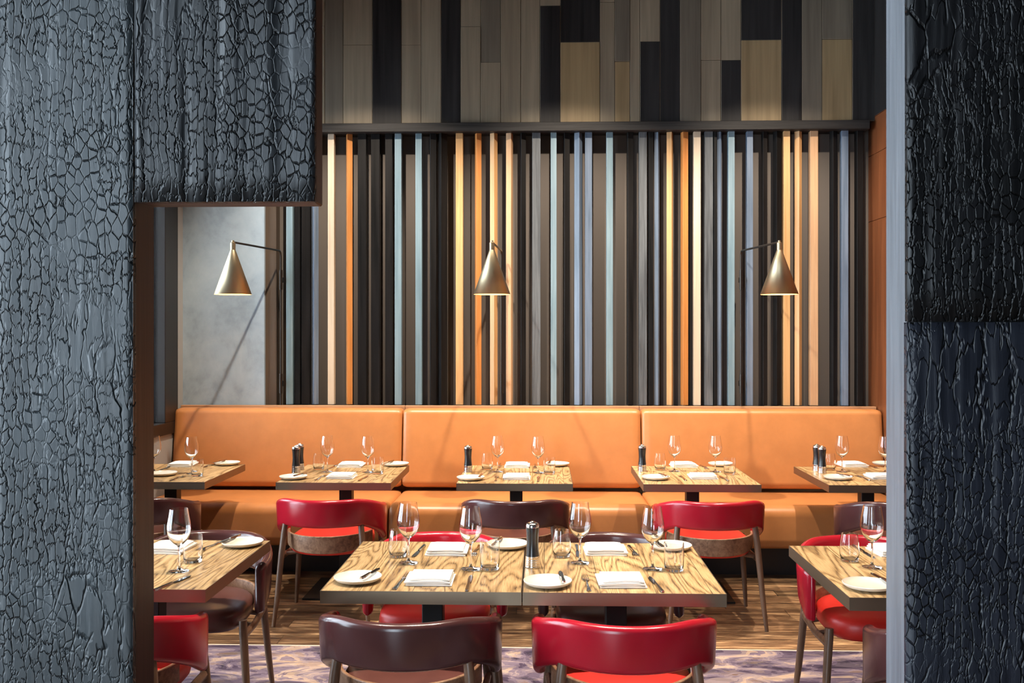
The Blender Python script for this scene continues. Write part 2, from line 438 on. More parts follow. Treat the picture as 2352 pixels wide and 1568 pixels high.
window('window_1', 5.35, 7.27, 2, .90, .25)
window('window_2', 2.35, 5.20, 3, .06)
window('window_3', -3.1, 1.85, 4, .06)
bm = bmesh.new()
box(bm, -5.2, 5.2, -3.5, -3.4, 0, .1); box(bm, -5.2, 5.2, -3.5, -3.4, 4.3, HC); box(bm, -1.2, 5.2, -3.5, -3.4, .1, 4.3); box(bm, -5.2, -3.0, -3.5, -3.4, .1, 4.3)
struct(done('wall_rear', bm, 'dark_wall'))
bm = bmesh.new()
for k in range(3): box(bm, -3.0 + k * .9 - .03 if k else -3.0, -3.0 + k * .9 + .03 if k < 2 else -1.2, -3.5, -3.42, .1, 4.3)
fr3 = struct(done('window_4', bm, 'frame'))
sbox('wall_corridor', 'dark_wall', 4.0, 4.1, -3.4, 2.3, 0, HC)
# infill walls either side of the portal
sbox('wall_front_left', 'dark_wall', XL + .001, -1.75, YF + .02, YF + .11, 0, HC)
sbox('wall_front_right', 'dark_wall', 1.62, 4.0, YF + .02, YF + .12, 0, HC)

# upper cladding: boards are surface pattern of one wall
bm = bmesh.new()
yc = 7.40
boards = [
 (560,607,None,'n','n'),(607,660,150,'t','g'),(660,702,None,'k','k'),(702,746,60,'t','t'),
 (746,788,None,'g','g'),(788,855,103,'t','t'),(855,922,None,'k','k'),(922,967,103,'t','t'),(967,1013,None,'t','t'),
 (1013,1058,None,'k','k'),(1058,1104,61,'t','t'),(1104,1150,143,'g','t'),(1150,1196,None,'t','t'),(1196,1240,None,'t','t'),
 (1240,1287,13,'t','k'),(1287,1378,97,'k','o'),(1378,1412,5,'t','t'),(1412,1447,141,'g','o'),(1447,1470,None,'t','t'),
 (1470,1516,95,'t','k'),(1516,1562,None,'k','k'),(1562,1610,None,'g','g'),(1610,1656,138,'t','t'),(1656,1702,138,'t','k'),
 (1702,1795,92,'k','o'),(1795,1842,None,'k','k'),(1842,1888,None,'g','g'),(1888,1958,90,'g','o'),(1958,2032,None,'k','k')]
mi = {'t': 0, 'o': 1, 'g': 2, 'k': 3, 'n': 2}
zb = 3.268
for a, b, sp, up, lo in boards:
    x0, x1 = X(a, yc) + .0015, X(b, yc) - .0015
    x1 = min(x1, XR)
    dy = random.uniform(0, .004)
    if sp is None: box(bm, x0, x1, yc + dy, 7.55, zb, HC, .0015, 1, mi[lo])
    else:
        z = Zt((a + b) / 2, sp, yc)
        box(bm, x0, x1, yc + dy, 7.55, zb, z - .001, .0015, 1, mi[lo]); box(bm, x0, x1, yc + .004 - dy, 7.55, z + .001, HC, .0015, 1, mi[up])
for k, (a, b) in enumerate([(XL, XL + .22), (XL + .223, XL + .43), (XL + .433, X(560, yc))]):
    box(bm, a, b, yc, 7.42, zb, HC, .0015, 1, [0, 3, 2][k])
cl = done('wall_cladding', bm, ['tan', 'tan2', 'tan3', 'bblack'], wall_back)
cl['label'] = 'staggered tan and black timber boards'

# ------------------------------------------------------------------ batten screen
scr = empty('batten_screen', (0, 7.47, 1.1))
tag(scr, 'screen of upright tan, blue, grey and black battens above the orange banquette', 'slatted screen')
bl = [ # x0, split, x1, colour   (None split = square on)
 (657,None,672,'blue'),(677,None,689,'black'),(691,693,712,'black'),(713,721,730,'violet'),
 (752.6,None,767.2,'cream'),(792.5,797.5,808.7,'orange2'),(821.4,None,841,'black'),(852,None,872,'black'),(884.5,None,901,'black'),
 (906.4,None,921.8,'blue'),(954,None,968.7,'blue'),(985.5,988,1002,'black'),(1003.7,1013.6,1027,'black'),
 (1046.7,None,1063.2,'honey'),(1090,1094.5,1105.6,'orange2'),(1125,1135,1142.6,'honey'),(1162,1174,1178,'peach'),
 (1193.8,1197,1208,'black'),(1222.4,None,1241.5,'grey'),(1265,None,1278.5,'blue'),(1294,1296.5,1309,'black'),
 (1319,1330.5,1338,'violet'),(1344,None,1360,'violet'),(1393,None,1408,'blue'),(1440,1442,1455,'black'),(1468,None,1486,'grey'),
 (1490,None,1501,'black'),(1503.5,1512,1516,'violet'),(1531.7,1543,1547.4,'honey'),(1565,1569,1581.6,'orange2'),(1593.5,None,1609.7,'cream'),
 (1618.7,None,1637.8,'grey'),(1640,None,1647,'black'),(1648.4,1656,1660,'violet'),(1672.9,None,1687.7,'blue'),(1715.8,None,1729.8,'violet'),
 (1751,1753.5,1764,'black'),(1778,1784,1796,'black'),(1800,None,1815,'honey'),(1827,1836,1844.3,'honey'),(1861.5,None,1879.4,'peach'),
 (1908,1914,1925,'black'),(1933.6,None,1949,'violet'),(1967,1969,1984,'black')]
names = {'blue': 'pale blue batten', 'violet': 'blue-grey batten', 'cream': 'cream batten', 'orange2': 'orange-brown batten',
         'honey': 'honey batten', 'peach': 'peach wood batten', 'grey': 'weathered grey batten', 'black': 'charred black batten'}
for a, s, b, c in bl:
    yf = 7.42
    x0, x1 = X(a, yf), X(b, yf)
    w = x1 - x0
    bm = bmesh.new()
    if s is None:
        hw = w / 2; box(bm, -hw, hw, -.028, .028, 0, 2.1, .0015, 1); rot = 0; yy = 7.45
    else:
        wl = (s - a) / (b - a) * w; wr = w - wl
        side = math.hypot(wl, wr); box(bm, -side / 2, side / 2, -side / 2, side / 2, 0, 2.1, .0015, 1)
        rot = math.atan2(wl, wr) if wl < wr else -math.atan2(wr, wl); yy = 7.45
    o = done('batten', bm, 'orange' if c == 'orange2' else c, scr, rot=(0, 0, rot), loc=((x0 + x1) / 2, yy - 7.47, 0))
    o['label'] = names[c]
bm = bmesh.new(); box(bm, X(607, 7.38) - 0, XR - .05, 7.36 - 7.47, .08, 2.1, 2.168, .003, 1)
o = done('top_rail', bm, 'rail', scr); o['label'] = 'dark charred top rail'

# ------------------------------------------------------------------ portal posts of charred timber
def relief_panel(bm, x0, x1, z0, z1, y, nx, nz, mi, amp, seed, edge_amp=.002):
    """front face as a gently undulating grid so that the edge of the burnt timber is not ruler-straight"""
    rnd = random.Random(seed); ph = [(rnd.uniform(0, 6.28), rnd.uniform(6, 60), rnd.uniform(.3, 1)) for _ in range(9)]
    g = []
    for i in range(nx + 1):
        col = []
        for k in range(nz + 1):
            x = x0 + (x1 - x0) * i / nx; z = z0 + (z1 - z0) * k / nz
            h = sum(w * math.sin(x * f + p + .25 * math.sin(z * 1.7 + p)) for p, f, w in ph) / 9
            dx = 0
            if i in (0, nx): dx = edge_amp * (math.sin(z * 37 + seed) + math.sin(z * 91 + 2 * seed)) / 2
            e = min(i, nx - i) / 3; e = min(1, e)
            col.append(bm.verts.new((x + dx, y - amp * h * e + (.004 if i in (0, nx) else 0), z)))
        g.append(col)
    for i in range(nx):
        for k in range(nz):
            f = bm.faces.new((g[i][k], g[i + 1][k], g[i + 1][k + 1], g[i][k + 1])); f.material_index = mi; f.smooth = True
    return g
def post(name, x0, x1, z0, z1, y0, y1, front, side, label, cat, splits=None, seed=1, under=None, nx=60):
    root = empty(name, ((x0 + x1) / 2, (y0 + y1) / 2, z0)); tag(root, label, cat)
    cx, cy = (x0 + x1) / 2, (y0 + y1) / 2
    lv = [z0] + (splits or []) + [z1]
    fr = front if isinstance(front, list) else [front]
    for i, (a, b) in enumerate(zip(lv, lv[1:])):
        bm = bmesh.new()
        g = relief_panel(bm, x0 - cx, x1 - cx, a - z0 + (0.0015 if i else 0), b - z0, y0 - cy, nx, 40, 0, .006, seed + i)
        # close it into a slab
        back = [[bm.verts.new((v.co.x, y0 - cy + .02, v.co.z)) for v in (c[0], c[-1])] for c in g]
        for k in range(len(g) - 1):
            bm.faces.new((g[k][0], back[k][0], back[k + 1][0], g[k + 1][0])); bm.faces.new((g[k][-1], g[k + 1][-1], back[k + 1][1], back[k][1]))
        bm.faces.new([c[0] for c in back] + [c[1] for c in back][::-1])
        for c, bb in ((g[0], back[0]), (g[-1], back[-1])): bm.faces.new([*c, bb[1], bb[0]])
        o = done('front_board', bm, fr[i], root)
    bm = bmesh.new(); box(bm, x0 - cx + .003, x1 - cx - .003, y0 + .021 - cy, y1 - cy, 0, z1 - z0, .003, 1)
    if under:
        for f in bm.faces:
            if f.normal.z < -.5: f.material_index = 1
    done('core', bm, [side] + ([under] if under else []), root)
    return root
xl_in = X(303, YF)
post('charred_post', -1.75, xl_in, 0, HC - .001, YF, YF * 942 / 888 + .003, 'char_left', 'edge_brown', 'broad slate-grey cracked charred timber post at the left of the opening', 'post', seed=3)
xr_in = X(2085, YF)
post('charred_post', xr_in, 1.62, 0, HC - .001, YF, YF * 840 / 787, ['char_right_low', 'char_right_top'], 'char_edge', 'black cracked charred timber post with daylit grey inner edge at the right', 'post',
     splits=[Zt(2200, 740, YF)], seed=8)
post('charred_beam', X(308, YF - .01), X(723, YF - .01), Zt(500, 463, YF - .01), HC - .001, YF - .01, YF + .075, 'char_lintel', 'edge_brown',
     'ridged charred timber board hanging down beside the left post', 'beam', seed=5, under='edge_brown_x')

# ------------------------------------------------------------------ rug
RY = 5.035; RT = .006
bm = bmesh.new(); box(bm, XL + .12, XR - .1, 2.3, RY, 0, RT, .002, 1)
rug = done('rug', bm, 'rug'); tag(rug, 'purple, grey and cream patterned rug on the dark board floor', 'rug')
bm = bmesh.new(); box(bm, XL + .12, XR - .1, RY + .0005, RY + .016, 0, RT - .0005, .002, 1)
bd = done('binding', bm, 'binding', rug)

# ------------------------------------------------------------------ banquette
def banquette(x0, x1, label):
    r = empty('banquette_section', ((x0 + x1) / 2, 6.9, 0)); tag(r, label, 'banquette', 'orange leather banquette sections')
    h = (x1 - x0) / 2
    g = .004
    # seat : profile extruded with pillow ends
    def pillow(name, prof, crown, mat):
        bm = bmesh.new(); nx = 24; rings = []
        cyy = sum(p[0] for p in prof) / len(prof); czz = sum(p[1] for p in prof) / len(prof)
        xs = []
        for i in range(nx + 1):
            t = i / nx; xs.append(-h + g + 2 * (h - g) * (.5 - .5 * math.cos(PI * t)))
        for x in xs:
            e = (h - g - abs(x)) / .05; e = max(0, min(1, e)); k = math.sqrt(1 - (1 - e) ** 2)
            s = crown * k - crown
            ring = []
            for (y, z, ny, nz) in prof: ring.append(bm.verts.new((x, y + ny * s - 6.9, z + nz * s)))
            rings.append(ring)
        m = len(prof)
        for a, b in zip(rings, rings[1:]):
            for k in range(m): bm.faces.new((a[k], a[(k + 1) % m], b[(k + 1) % m], b[k]))
        bm.faces.new(rings[0]); bm.faces.new(rings[-1][::-1])
        return done(name, bm, mat, r, smooth=True, angle=1.1)
    def rounded(poly, rads, seg=8):
        out = []
        nP = len(poly)
        for i in range(nP):
            p = Vector(poly[i]); a = (Vector(poly[i - 1]) - p).normalized(); b = (Vector(poly[(i + 1) % nP]) - p).normalized()
            rr = rads[i]; ang = a.angle(b) / 2; d = rr / math.tan(ang); c = p + (a + b).normalized() * rr / math.sin(ang)
            s = (p + a * d) - c; e = (p + b * d) - c
            for k in range(seg + 1):
                q = s.lerp(e, k / seg).normalized(); pt = c + q * rr
                out.append((pt.x, pt.y, q.x, q.y))
        return out
    seat = rounded([(6.52, .485), (6.50, .195), (7.24, .195), (7.24, .475)], [.075, .07, .01, .02])
    pillow('seat_cushion', seat, .022, 'tan_leather')
    back = rounded([(7.21, 1.085), (7.135, .50), (7.33, .50), (7.34, 1.085)], [.045, .05, .01, .02])
    pillow('back_cushion', back, .022, 'tan_leather')
    part('plinth', 'plinth', r, -h, h, 6.64 - 6.9, 7.3 - 6.9, 0, .19)
    part('back_ledge', 'ledge', r, -h + .001, h - .001, 7.345 - 6.9, 7.395 - 6.9, .2, 1.098, .003, 1)
yb_ = 7.2
b0, b1, b2, b3 = XL + .01, X(924, yb_), X(1473, yb_), XR - .005
banquette(b0, b1, 'left orange leather banquette section, beside the window')
banquette(b1, b2, 'middle orange leather banquette section, between the two upright seams')
banquette(b2, b3, 'right orange leather banquette section, ending at the redwood wall')

# ------------------------------------------------------------------ tables
TD, TW = .80, .70
def make_table():
    r = empty('dining_table')
    hw, hd = TW / 2, TD / 2
    part('tabletop', 'table', r, -hw + .003, hw - .003, -hd + .003, hd - .003, .712, .75)
    bm = bmesh.new()
    for a in ((-hw, hw, -hd, -hd + .0028), (-hw, hw, hd - .0028, hd), (-hw, -hw + .0028, -hd + .0028, hd - .0028), (hw - .0028, hw, -hd + .0028, hd - .0028)):
        box(bm, *a, .706, .7505)
    done('edge_band', bm, 'bronze', r)
    part('top_bracket', 'iron', r, -.16, .16, -.2, .2, .702, .712)
    part('pedestal', 'iron', r, -.04, .04, -.04, .04, .012, .702, .003, 1)
    part('base_plate', 'iron', r, -.225, .225, -.255, .255, 0, .012, .002, 1)
    return r
table0 = make_table(); used = {'t': False}
def table(cx, cy, z, label, group):
    if not used['t']: o = table0; o.location = (cx, cy, z); used['t'] = True
    else: o = dup(table0, (cx, cy, z))
    return tag(o, label, 'table', group)
Y1, Y2 = 3.32, 5.77
ZF = RT + .0006
T = {}
for key, px_near_left, y0, z, lab in [
    ('TA', 735, Y1, ZF, 'wooden table with bronze edge, left half of the front centre pair'),
    ('TB', 1202, Y1 , ZF, 'wooden table with bronze edge, right half of the front centre pair'),
    ('T2', 633, Y2, 0, 'wooden table before the banquette holding two pepper mills, second from left'),
    ('T3', 1048, Y2, 0, 'wooden table before the middle of the banquette, below the middle lamp'),
    ('T4', 1478, Y2, 0, 'wooden table before the banquette, fourth from left'),
    ('T5', 1904, Y2, 0, 'wooden table by the redwood wall, partly behind the right post'),
    ('TR', 1951, 3.29, ZF, 'wooden table in front, cut off by the right post')]:
    cx = X(px_near_left, y0) + TW / 2
    if key == 'TB': cx = X(735, Y1) + TW * 1.5 + .004
    T[key] = (cx, y0 + TD / 2); table(cx, y0 + TD / 2, z, lab, 'front tables' if y0 < 4 else 'banquette tables')
for key, px_near_right, y0, z, lab in [('TL', 472, Y1, ZF, 'wooden table in front, cut off by the left post'), ('T1', 470, Y2, 0, 'wooden table at the window end of the banquette')]:
    cx = X(px_near_right, y0) - TW / 2; T[key] = (cx, y0 + TD / 2); table(cx, y0 + TD / 2, z, lab, 'front tables' if y0 < 4 else 'banquette tables')

# ------------------------------------------------------------------ chairs
def rrect(w, h, r, seg=4):
    out = []
    for cx, cy, a0 in ((w / 2 - r, h / 2 - r, 0), (-w / 2 + r, h / 2 - r, PI / 2), (-w / 2 + r, -h / 2 + r, PI), (w / 2 - r, -h / 2 + r, 1.5 * PI)):
        for k in range(seg + 1):
            a = a0 + PI / 2 * k / seg; out.append((cx + r * math.cos(a), cy + r * math.sin(a)))
    return out
def band(name, mat, parent, rx, ry, ph, zt, zb, th, n=44, rfac=.48, endround=True, yoff=0):
    bm = bmesh.new(); rings = []
    for i in range(n + 1):
        t = -1 + 2 * i / n; phi = t * ph
        c, s = math.cos(phi), math.sin(phi)
        p = Vector((rx * s, -ry * c + yoff, 0)); nrm = Vector((s / rx, -c / ry, 0)).normalized()
        if abs(phi) > PI / 2:
            dl = abs(phi) - PI / 2; sg = 1 if phi > 0 else -1
            p = Vector((sg * rx * (1 - .25 * dl * dl), dl * ry + yoff, 0)); nrm = Vector((sg, .1, 0)).normalized()
        T_, B_ = zt(abs(t)), zb(abs(t)); h = T_ - B_; mid = (T_ + B_) / 2
        k = 1
        if endround:
            e = (1 - abs(t)) * ph * rx / .035
            if e < 1: k = math.sqrt(max(0.02, 1 - (1 - e) ** 2))
        hh = h - (1 - k) * .05; tt = th * (.25 + .75 * k)
        lean = -.10
        sec = rrect(tt, hh, min(tt, hh) * rfac)
        rings.append([bm.verts.new(p + nrm * (u - lean * v * (1 - abs(t) ** 2)) + Vector((0, 0, mid + v))) for u, v in sec])
    for a, b in zip(rings, rings[1:]):
        m = len(a)
        for k in range(m): bm.faces.new((a[k], a[(k + 1) % m], b[(k + 1) % m], b[k]))
    bm.faces.new(rings[0][::-1]); bm.faces.new(rings[-1])
    return done(name, bm, mat, parent, smooth=True, angle=1.2)
def make_chair(lm, sm):
    r = empty('dining_chair')
    sstep = lambda a, b, x: (lambda q: q * q * (3 - 2 * q))(max(0, min(1, (x - a) / (b - a))))
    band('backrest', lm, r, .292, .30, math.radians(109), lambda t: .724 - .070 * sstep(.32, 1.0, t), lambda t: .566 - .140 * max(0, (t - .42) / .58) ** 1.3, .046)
    band('seat_shell', 'burl', r, .245, .262, math.radians(82), lambda t: .515 - .0 * t, lambda t: .415 + .03 * t * t, .014, 32, .3, False)
    # seat cushion: rounded D
    bm = bmesh.new(); out = []
    for k in range(48):
        a = 2 * PI * k / 48; c, s = math.cos(a), math.sin(a)
        p = 4.2 if s > 0 else 2.3
        d = (abs(c) ** p + abs(s) ** p) ** (-1 / p)
        out.append((c * d * .232, s * d * (.235 if s > 0 else .242)))
    lv = [(.80, .395), (.93, .400), (.985, .415), (1.0, .435), (1.0, .452), (.985, .470), (.93, .482), (.78, .490), (.45, .496), (.001, .498)]
    rings = [[bm.verts.new((x * s, y * s, z)) for x, y in out] for s, z in lv]
    for a, b in zip(rings, rings[1:]):
        for k in range(48): bm.faces.new((a[k], a[(k + 1) % 48], b[(k + 1) % 48], b[k]))
    bm.faces.new(rings[0][::-1]); bm.faces.new(rings[-1])
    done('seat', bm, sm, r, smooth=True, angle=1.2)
    for s in (-1, 1):
        bm = bmesh.new(); tube(bm, [(s * .272, -.245, 0), (s * .255, -.235, .15), (s * .232, -.218, .42), (s * .222, -.205, .53), (s * .214, -.196, .592)], [.011, .015, .018, .018, .016], 14)
        for v in bm.verts: v.co.z = max(0, v.co.z)
        done('rear_leg', bm, 'walnut', r, smooth=True, angle=1)
        bm = bmesh.new(); tube(bm, [(s * .285, .245, 0), (s * .272, .228, .15), (s * .250, .205, .42), (s * .248, .202, .45)], [.011, .015, .018, .017], 14)
        for v in bm.verts: v.co.z = max(0, v.co.z)
        done('front_leg', bm, 'walnut', r, smooth=True, angle=1)
        bm = bmesh.new()
        tube(bm, [(s * .238, -.215, .385), (s * .248, 0, .378), (s * .253, .205, .385)], [.013, .012, .013], 8)
        for v in bm.verts: v.co.z = .383 + (v.co.z - .383) * 1.5
        tube(bm, [(s * .248, .05, .385), (s * .14, .05, .40)], .011, 8)
        tube(bm, [(s * .244, -.12, .385), (s * .14, -.12, .40)], .011, 8)
        done('side_rail', bm, 'walnut', r, smooth=True, angle=1)
    return r
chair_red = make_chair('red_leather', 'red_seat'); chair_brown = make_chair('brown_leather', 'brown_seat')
fresh = {'r': chair_red, 'b': chair_brown}
def chair(kind, cx, cy, rz, z, label):
    src = chair_red if kind == 'r' else chair_brown
    if fresh[kind] is not None: o = src; fresh[kind] = None; o.location = (cx, cy, z); o.rotation_euler = (0, 0, rz)
    else: o = dup(src, (cx, cy, z), rz)
    return tag(o, label, 'chair', ('red' if kind == 'r' else 'dark brown') + ' curved-back leather chairs')
def cx2(a, Y, half=.312):  # from a right or left extreme pixel
    return X(a, Y)
rad = math.radians
chair('b', X(450, 5.6) - .312, 5.62, rad(-2), 0, 'dark brown curved-back chair at the window end of the banquette tables')
chair('r', -1.232, 5.61, rad(-2), 0, 'red curved-back chair facing the banquette, left of the centre')
chair('b', -.155, 5.62, 0, 0, 'dark brown curved-back chair facing the banquette below the middle lamp')
chair('r', .962, 5.61, rad(3), 0, 'red curved-back chair facing the banquette, right of the centre')
chair('b', X(1925, 5.6) + .312, 5.62, rad(3), 0, 'dark brown curved-back chair before the redwood wall, behind the right post')
chair('b', X(615, 4.15) - .312, 4.16, PI + rad(3), ZF, 'dark brown chair facing us across the front left table')
chair('r', -.457, 4.16, PI, ZF, 'red chair facing us behind the left half of the front pair')
chair('b', .293, 4.17, PI, ZF, 'dark brown chair facing us behind the right half of the front pair')
chair('r', X(1836, 4.15) + .312, 4.14, PI, ZF, 'red chair facing us across the front right table')
chair('r', X(467, 3.34) - .312, 3.32, 0, ZF, 'red chair seen from behind at the bottom left, beside the left post')
chair('b', -.455, 3.345, rad(-1), ZF, 'dark brown chair seen from behind at the bottom of the front pair')
chair('r', .280, 3.34, rad(1), ZF, 'red chair seen from behind at the bottom of the front pair')
chair('b', X(1995, 3.25) + .312, 3.24, 0, ZF, 'dark brown chair seen from behind at the bottom right, beside the right post')

# ------------------------------------------------------------------ tableware
def wine_glass():
    bm = bmesh.new()
    outer = [(0, 0), (.036, 0), (.0365, .0015), (.030, .003), (.014, .005), (.006, .010), (.0038, .022), (.0034, .06), (.0036, .088), (.007, .096), (.020, .105), (.034, .121), (.0415, .140), (.0440, .158), (.0425, .178), (.0375, .205), (.0330, .2345)]
    inner = [(.0320, .2345), (.0365, .205), (.0413, .178), (.0428, .158), (.0402, .141), (.0325, .123), (.018, .1085), (.007, .1015), (0, .100)]
    lathe(bm, outer + inner, 40)
    o = done('wine_glass', bm, 'glass', smooth=True, angle=1.3); return o
def tumbler(taper):
    bm = bmesh.new()
    if taper:
        outer = [(0, 0), (.028, 0), (.033, .004), (.0375, .03), (.0378, .045), (.035, .08), (.0305, .108)]
        inner = [(.0292, .108), (.0335, .08), (.0362, .045), (.0355, .03), (.031, .013), (.024, .009), (0, .009)]
    else:
        outer = [(0, 0), (.031, 0), (.0345, .003), (.0365, .02), (.0375, .06), (.0368, .106)]
        inner = [(.0355, .106), (.0360, .06), (.0348, .02), (.032, .013), (.026, .010), (0, .010)]
    lathe(bm, outer + inner, 36)
    return done('water_tumbler', bm, 'glass', smooth=True, angle=1.3)
def plate():
    bm = bmesh.new()
    lathe(bm, [(0, 0), (.052, 0), (.055, .002), (.076, .006), (.0845, .013), (.0865, .0185), (.0850, .0195), (.0825, .0165), (.073, .0105), (.05, .0075), (0, .007)], 48)
    return done('side_plate', bm, 'ceramic', smooth=True, angle=1.3)
def napkin(seed):
    """linen square folded in layers with a rolled front fold"""
    rn = random.Random(seed); bm = bmesh.new()
    def layer(x0, x1, y0, y1, z, t, fold):
        nx, ny = 12, 12; top = []; bot = []
        for i in range(nx + 1):
            a = []; b = []
            for k in range(ny + 1):
                x = x0 + (x1 - x0) * i / nx; y = y0 + (y1 - y0) * k / ny
                e = min(i, nx - i, k if not fold else 9, ny - k) / 2.0; e = min(1, e)
                w = .0012 * math.sin(x * 40 + seed) * math.cos(y * 33 + 2 * seed)
                if fold and k == 0: yy = y + t * .5
                else: yy = y
                a.append(bm.verts.new((x, yy, z + t * (.62 + .38 * e) + w))); b.append(bm.verts.new((x, yy, z + (w * .3 if z > 0 else 0) + (t * .1 if fold and k == 0 else 0))))
            top.append(a); bot.append(b)
        for i in range(nx):
            for k in range(ny):
                bm.faces.new((top[i][k], top[i + 1][k], top[i + 1][k + 1], top[i][k + 1])); bm.faces.new((bot[i][k], bot[i][k + 1], bot[i + 1][k + 1], bot[i + 1][k]))
            bm.faces.new((bot[i][0], bot[i + 1][0], top[i + 1][0], top[i][0])); bm.faces.new((bot[i][ny], top[i][ny], top[i + 1][ny], bot[i + 1][ny]))
        for k in range(ny):
            bm.faces.new((bot[0][k], top[0][k], top[0][k + 1], bot[0][k + 1])); bm.faces.new((bot[nx][k], bot[nx][k + 1], top[nx][k + 1], top[nx][k]))
    d = rn.choice((-1, 1))
    layer(-.082, .082, -.078, .085, 0, .0085, True)
    layer(-.082 + .006 * d, .080 + .004 * d, -.078, .082, .0088, .0085, True)
    layer(-.078 - .006 * d, .070 - .004 * d, -.070, .080, .0176, .0075, True)
    return done('napkin', bm, 'linen', smooth=True, angle=1.0)
def ribbon(bm, pts, th):
    """pts: (y, halfwidth, z)"""
    L = []
    for y, w, z in pts: L.append([bm.verts.new((sx * w, y, z + sz)) for sx, sz in ((-1, 0), (1, 0), (.75, th), (-.75, th))])
    for a, b in zip(L, L[1:]):
        for k in range(4): bm.faces.new((a[k], a[(k + 1) % 4], b[(k + 1) % 4], b[k]))
    bm.faces.new(L[0][::-1]); bm.faces.new(L[-1])
def knife(small=False):
    k = .75 if small else 1.0
    r = empty('butter_knife' if small else 'table_knife')
    bm = bmesh.new(); ribbon(bm, [(-.105 * k, .004, .001), (-.100 * k, .0075, .0005), (-.06 * k, .0068, .0005), (-.015 * k, .005, .001), (0, .0045, .001)], .006)
    done('handle', bm, 'cutlery', r, smooth=True, angle=.7)
    bm = bmesh.new(); ribbon(bm, [(0, .0045, .0015), (.01 * k, .0075, .0015), (.06 * k, .0095, .0012), (.095 * k, .0085, .001), (.112 * k, .001, .001)], .0022)
    done('blade', bm, 'cutlery', r)
    return r
def fork():
    r = empty('table_fork')
    bm = bmesh.new(); ribbon(bm, [(-.10, .004, .001), (-.095, .0085, .0005), (-.05, .0055, .001), (0, .003, .005), (.03, .003, .006), (.042, .010, .003), (.055, .0125, .002)], .004)
    done('handle', bm, 'cutlery', r, smooth=True, angle=.7)
    for i in range(4):
        bm = bmesh.new(); x = -.0105 + .007 * i
        tube(bm, [(x, .054, .0032), (x, .08, .0022), (x, .100, .0055)], [.0019, .0017, .0009], 6)
        done('tine', bm, 'cutlery', r)
    return r
def mill():
    r = empty('pepper_mill')
    bm = bmesh.new(); pr = [(0, 0), (.0285, 0), (.029, .003)]
    for i in range(4): pr += [(.0285 - .0003 * i, .006 + .008 * i), (.0278 - .0003 * i, .008 + .008 * i), (.0282 - .0003 * i, .010 + .008 * i)]
    pr += [(.0268, .044), (0, .044)]
    lathe(bm, pr, 32); done('base', bm, 'steel', r, smooth=True, angle=.6)
    bm = bmesh.new(); lathe(bm, [(0, .0441), (.0265, .0441), (.0235, .07), (.0222, .095), (.0235, .125), (.0262, .150), (.0262, .153), (0, .153)], 32); done('body', bm, 'mill_black', r, smooth=True, angle=.8)
    bm = bmesh.new(); lathe(bm, [(0, .1531), (.0255, .1531), (.0258, .158), (.0235, .166), (.017, .170), (.010, .1705), (.0085, .174), (.005, .1765), (0, .177)], 32); done('cap', bm, 'steel', r, smooth=True, angle=.8)
    return r
PROTO = {'wine': wine_glass, 'tumA': lambda: tumbler(False), 'tumB': lambda: tumbler(True), 'plate': plate,
         'napA': lambda: napkin(1), 'napB': lambda: napkin(2), 'knife': knife, 'butter': lambda: knife(True), 'fork': fork, 'mill': mill}
protos = {}
CAT = {'wine': ('wine glass', 'wine glasses'), 'tumA': ('glass', 'water tumblers'), 'tumB': ('glass', 'water tumblers'), 'plate': ('plate', 'side plates'),
       'napA': ('napkin', 'folded linen napkins'), 'napB': ('napkin', 'folded linen napkins'), 'knife': ('knife', 'table knives'), 'butter': ('butter knife', 'butter knives'), 'fork': ('fork', 'table forks'), 'mill': ('pepper mill', 'pepper mills')}
def put(kind, px, py, front, rot, label, dz=0):
    zt = (.7505 + ZF) if front else .7505
    x, y = onz(px, py, zt)
    loc = (x, y, zt + dz); rz = rad(rot)
    if kind not in protos:
        o = PROTO[kind](); protos[kind] = o; o.location = loc; o.rotation_euler = (0, 0, rz)
    else: o = dup(protos[kind], loc, rz)
    tag(o, label, *CAT[kind]); return o
WHERE = {'TA': 'left half of the front centre pair', 'TB': 'right half of the front centre pair', 'TL': 'front left table', 'TR': 'front right table',
         'T1': 'window-end banquette table', 'T2': 'second banquette table from left', 'T3': 'middle banquette table', 'T4': 'fourth banquette table from left', 'T5': 'right-end banquette table'}
KN = {'wine': 'clear stemmed wine glass', 'tumA': 'straight clear tumbler', 'tumB': 'tapered clear tumbler', 'plate': 'cream side plate',
      'napA': 'folded white napkin', 'napB': 'folded white napkin', 'knife': 'steel table knife', 'butter': 'small butter knife', 'fork': 'steel table fork', 'mill': 'black and steel pepper mill'}
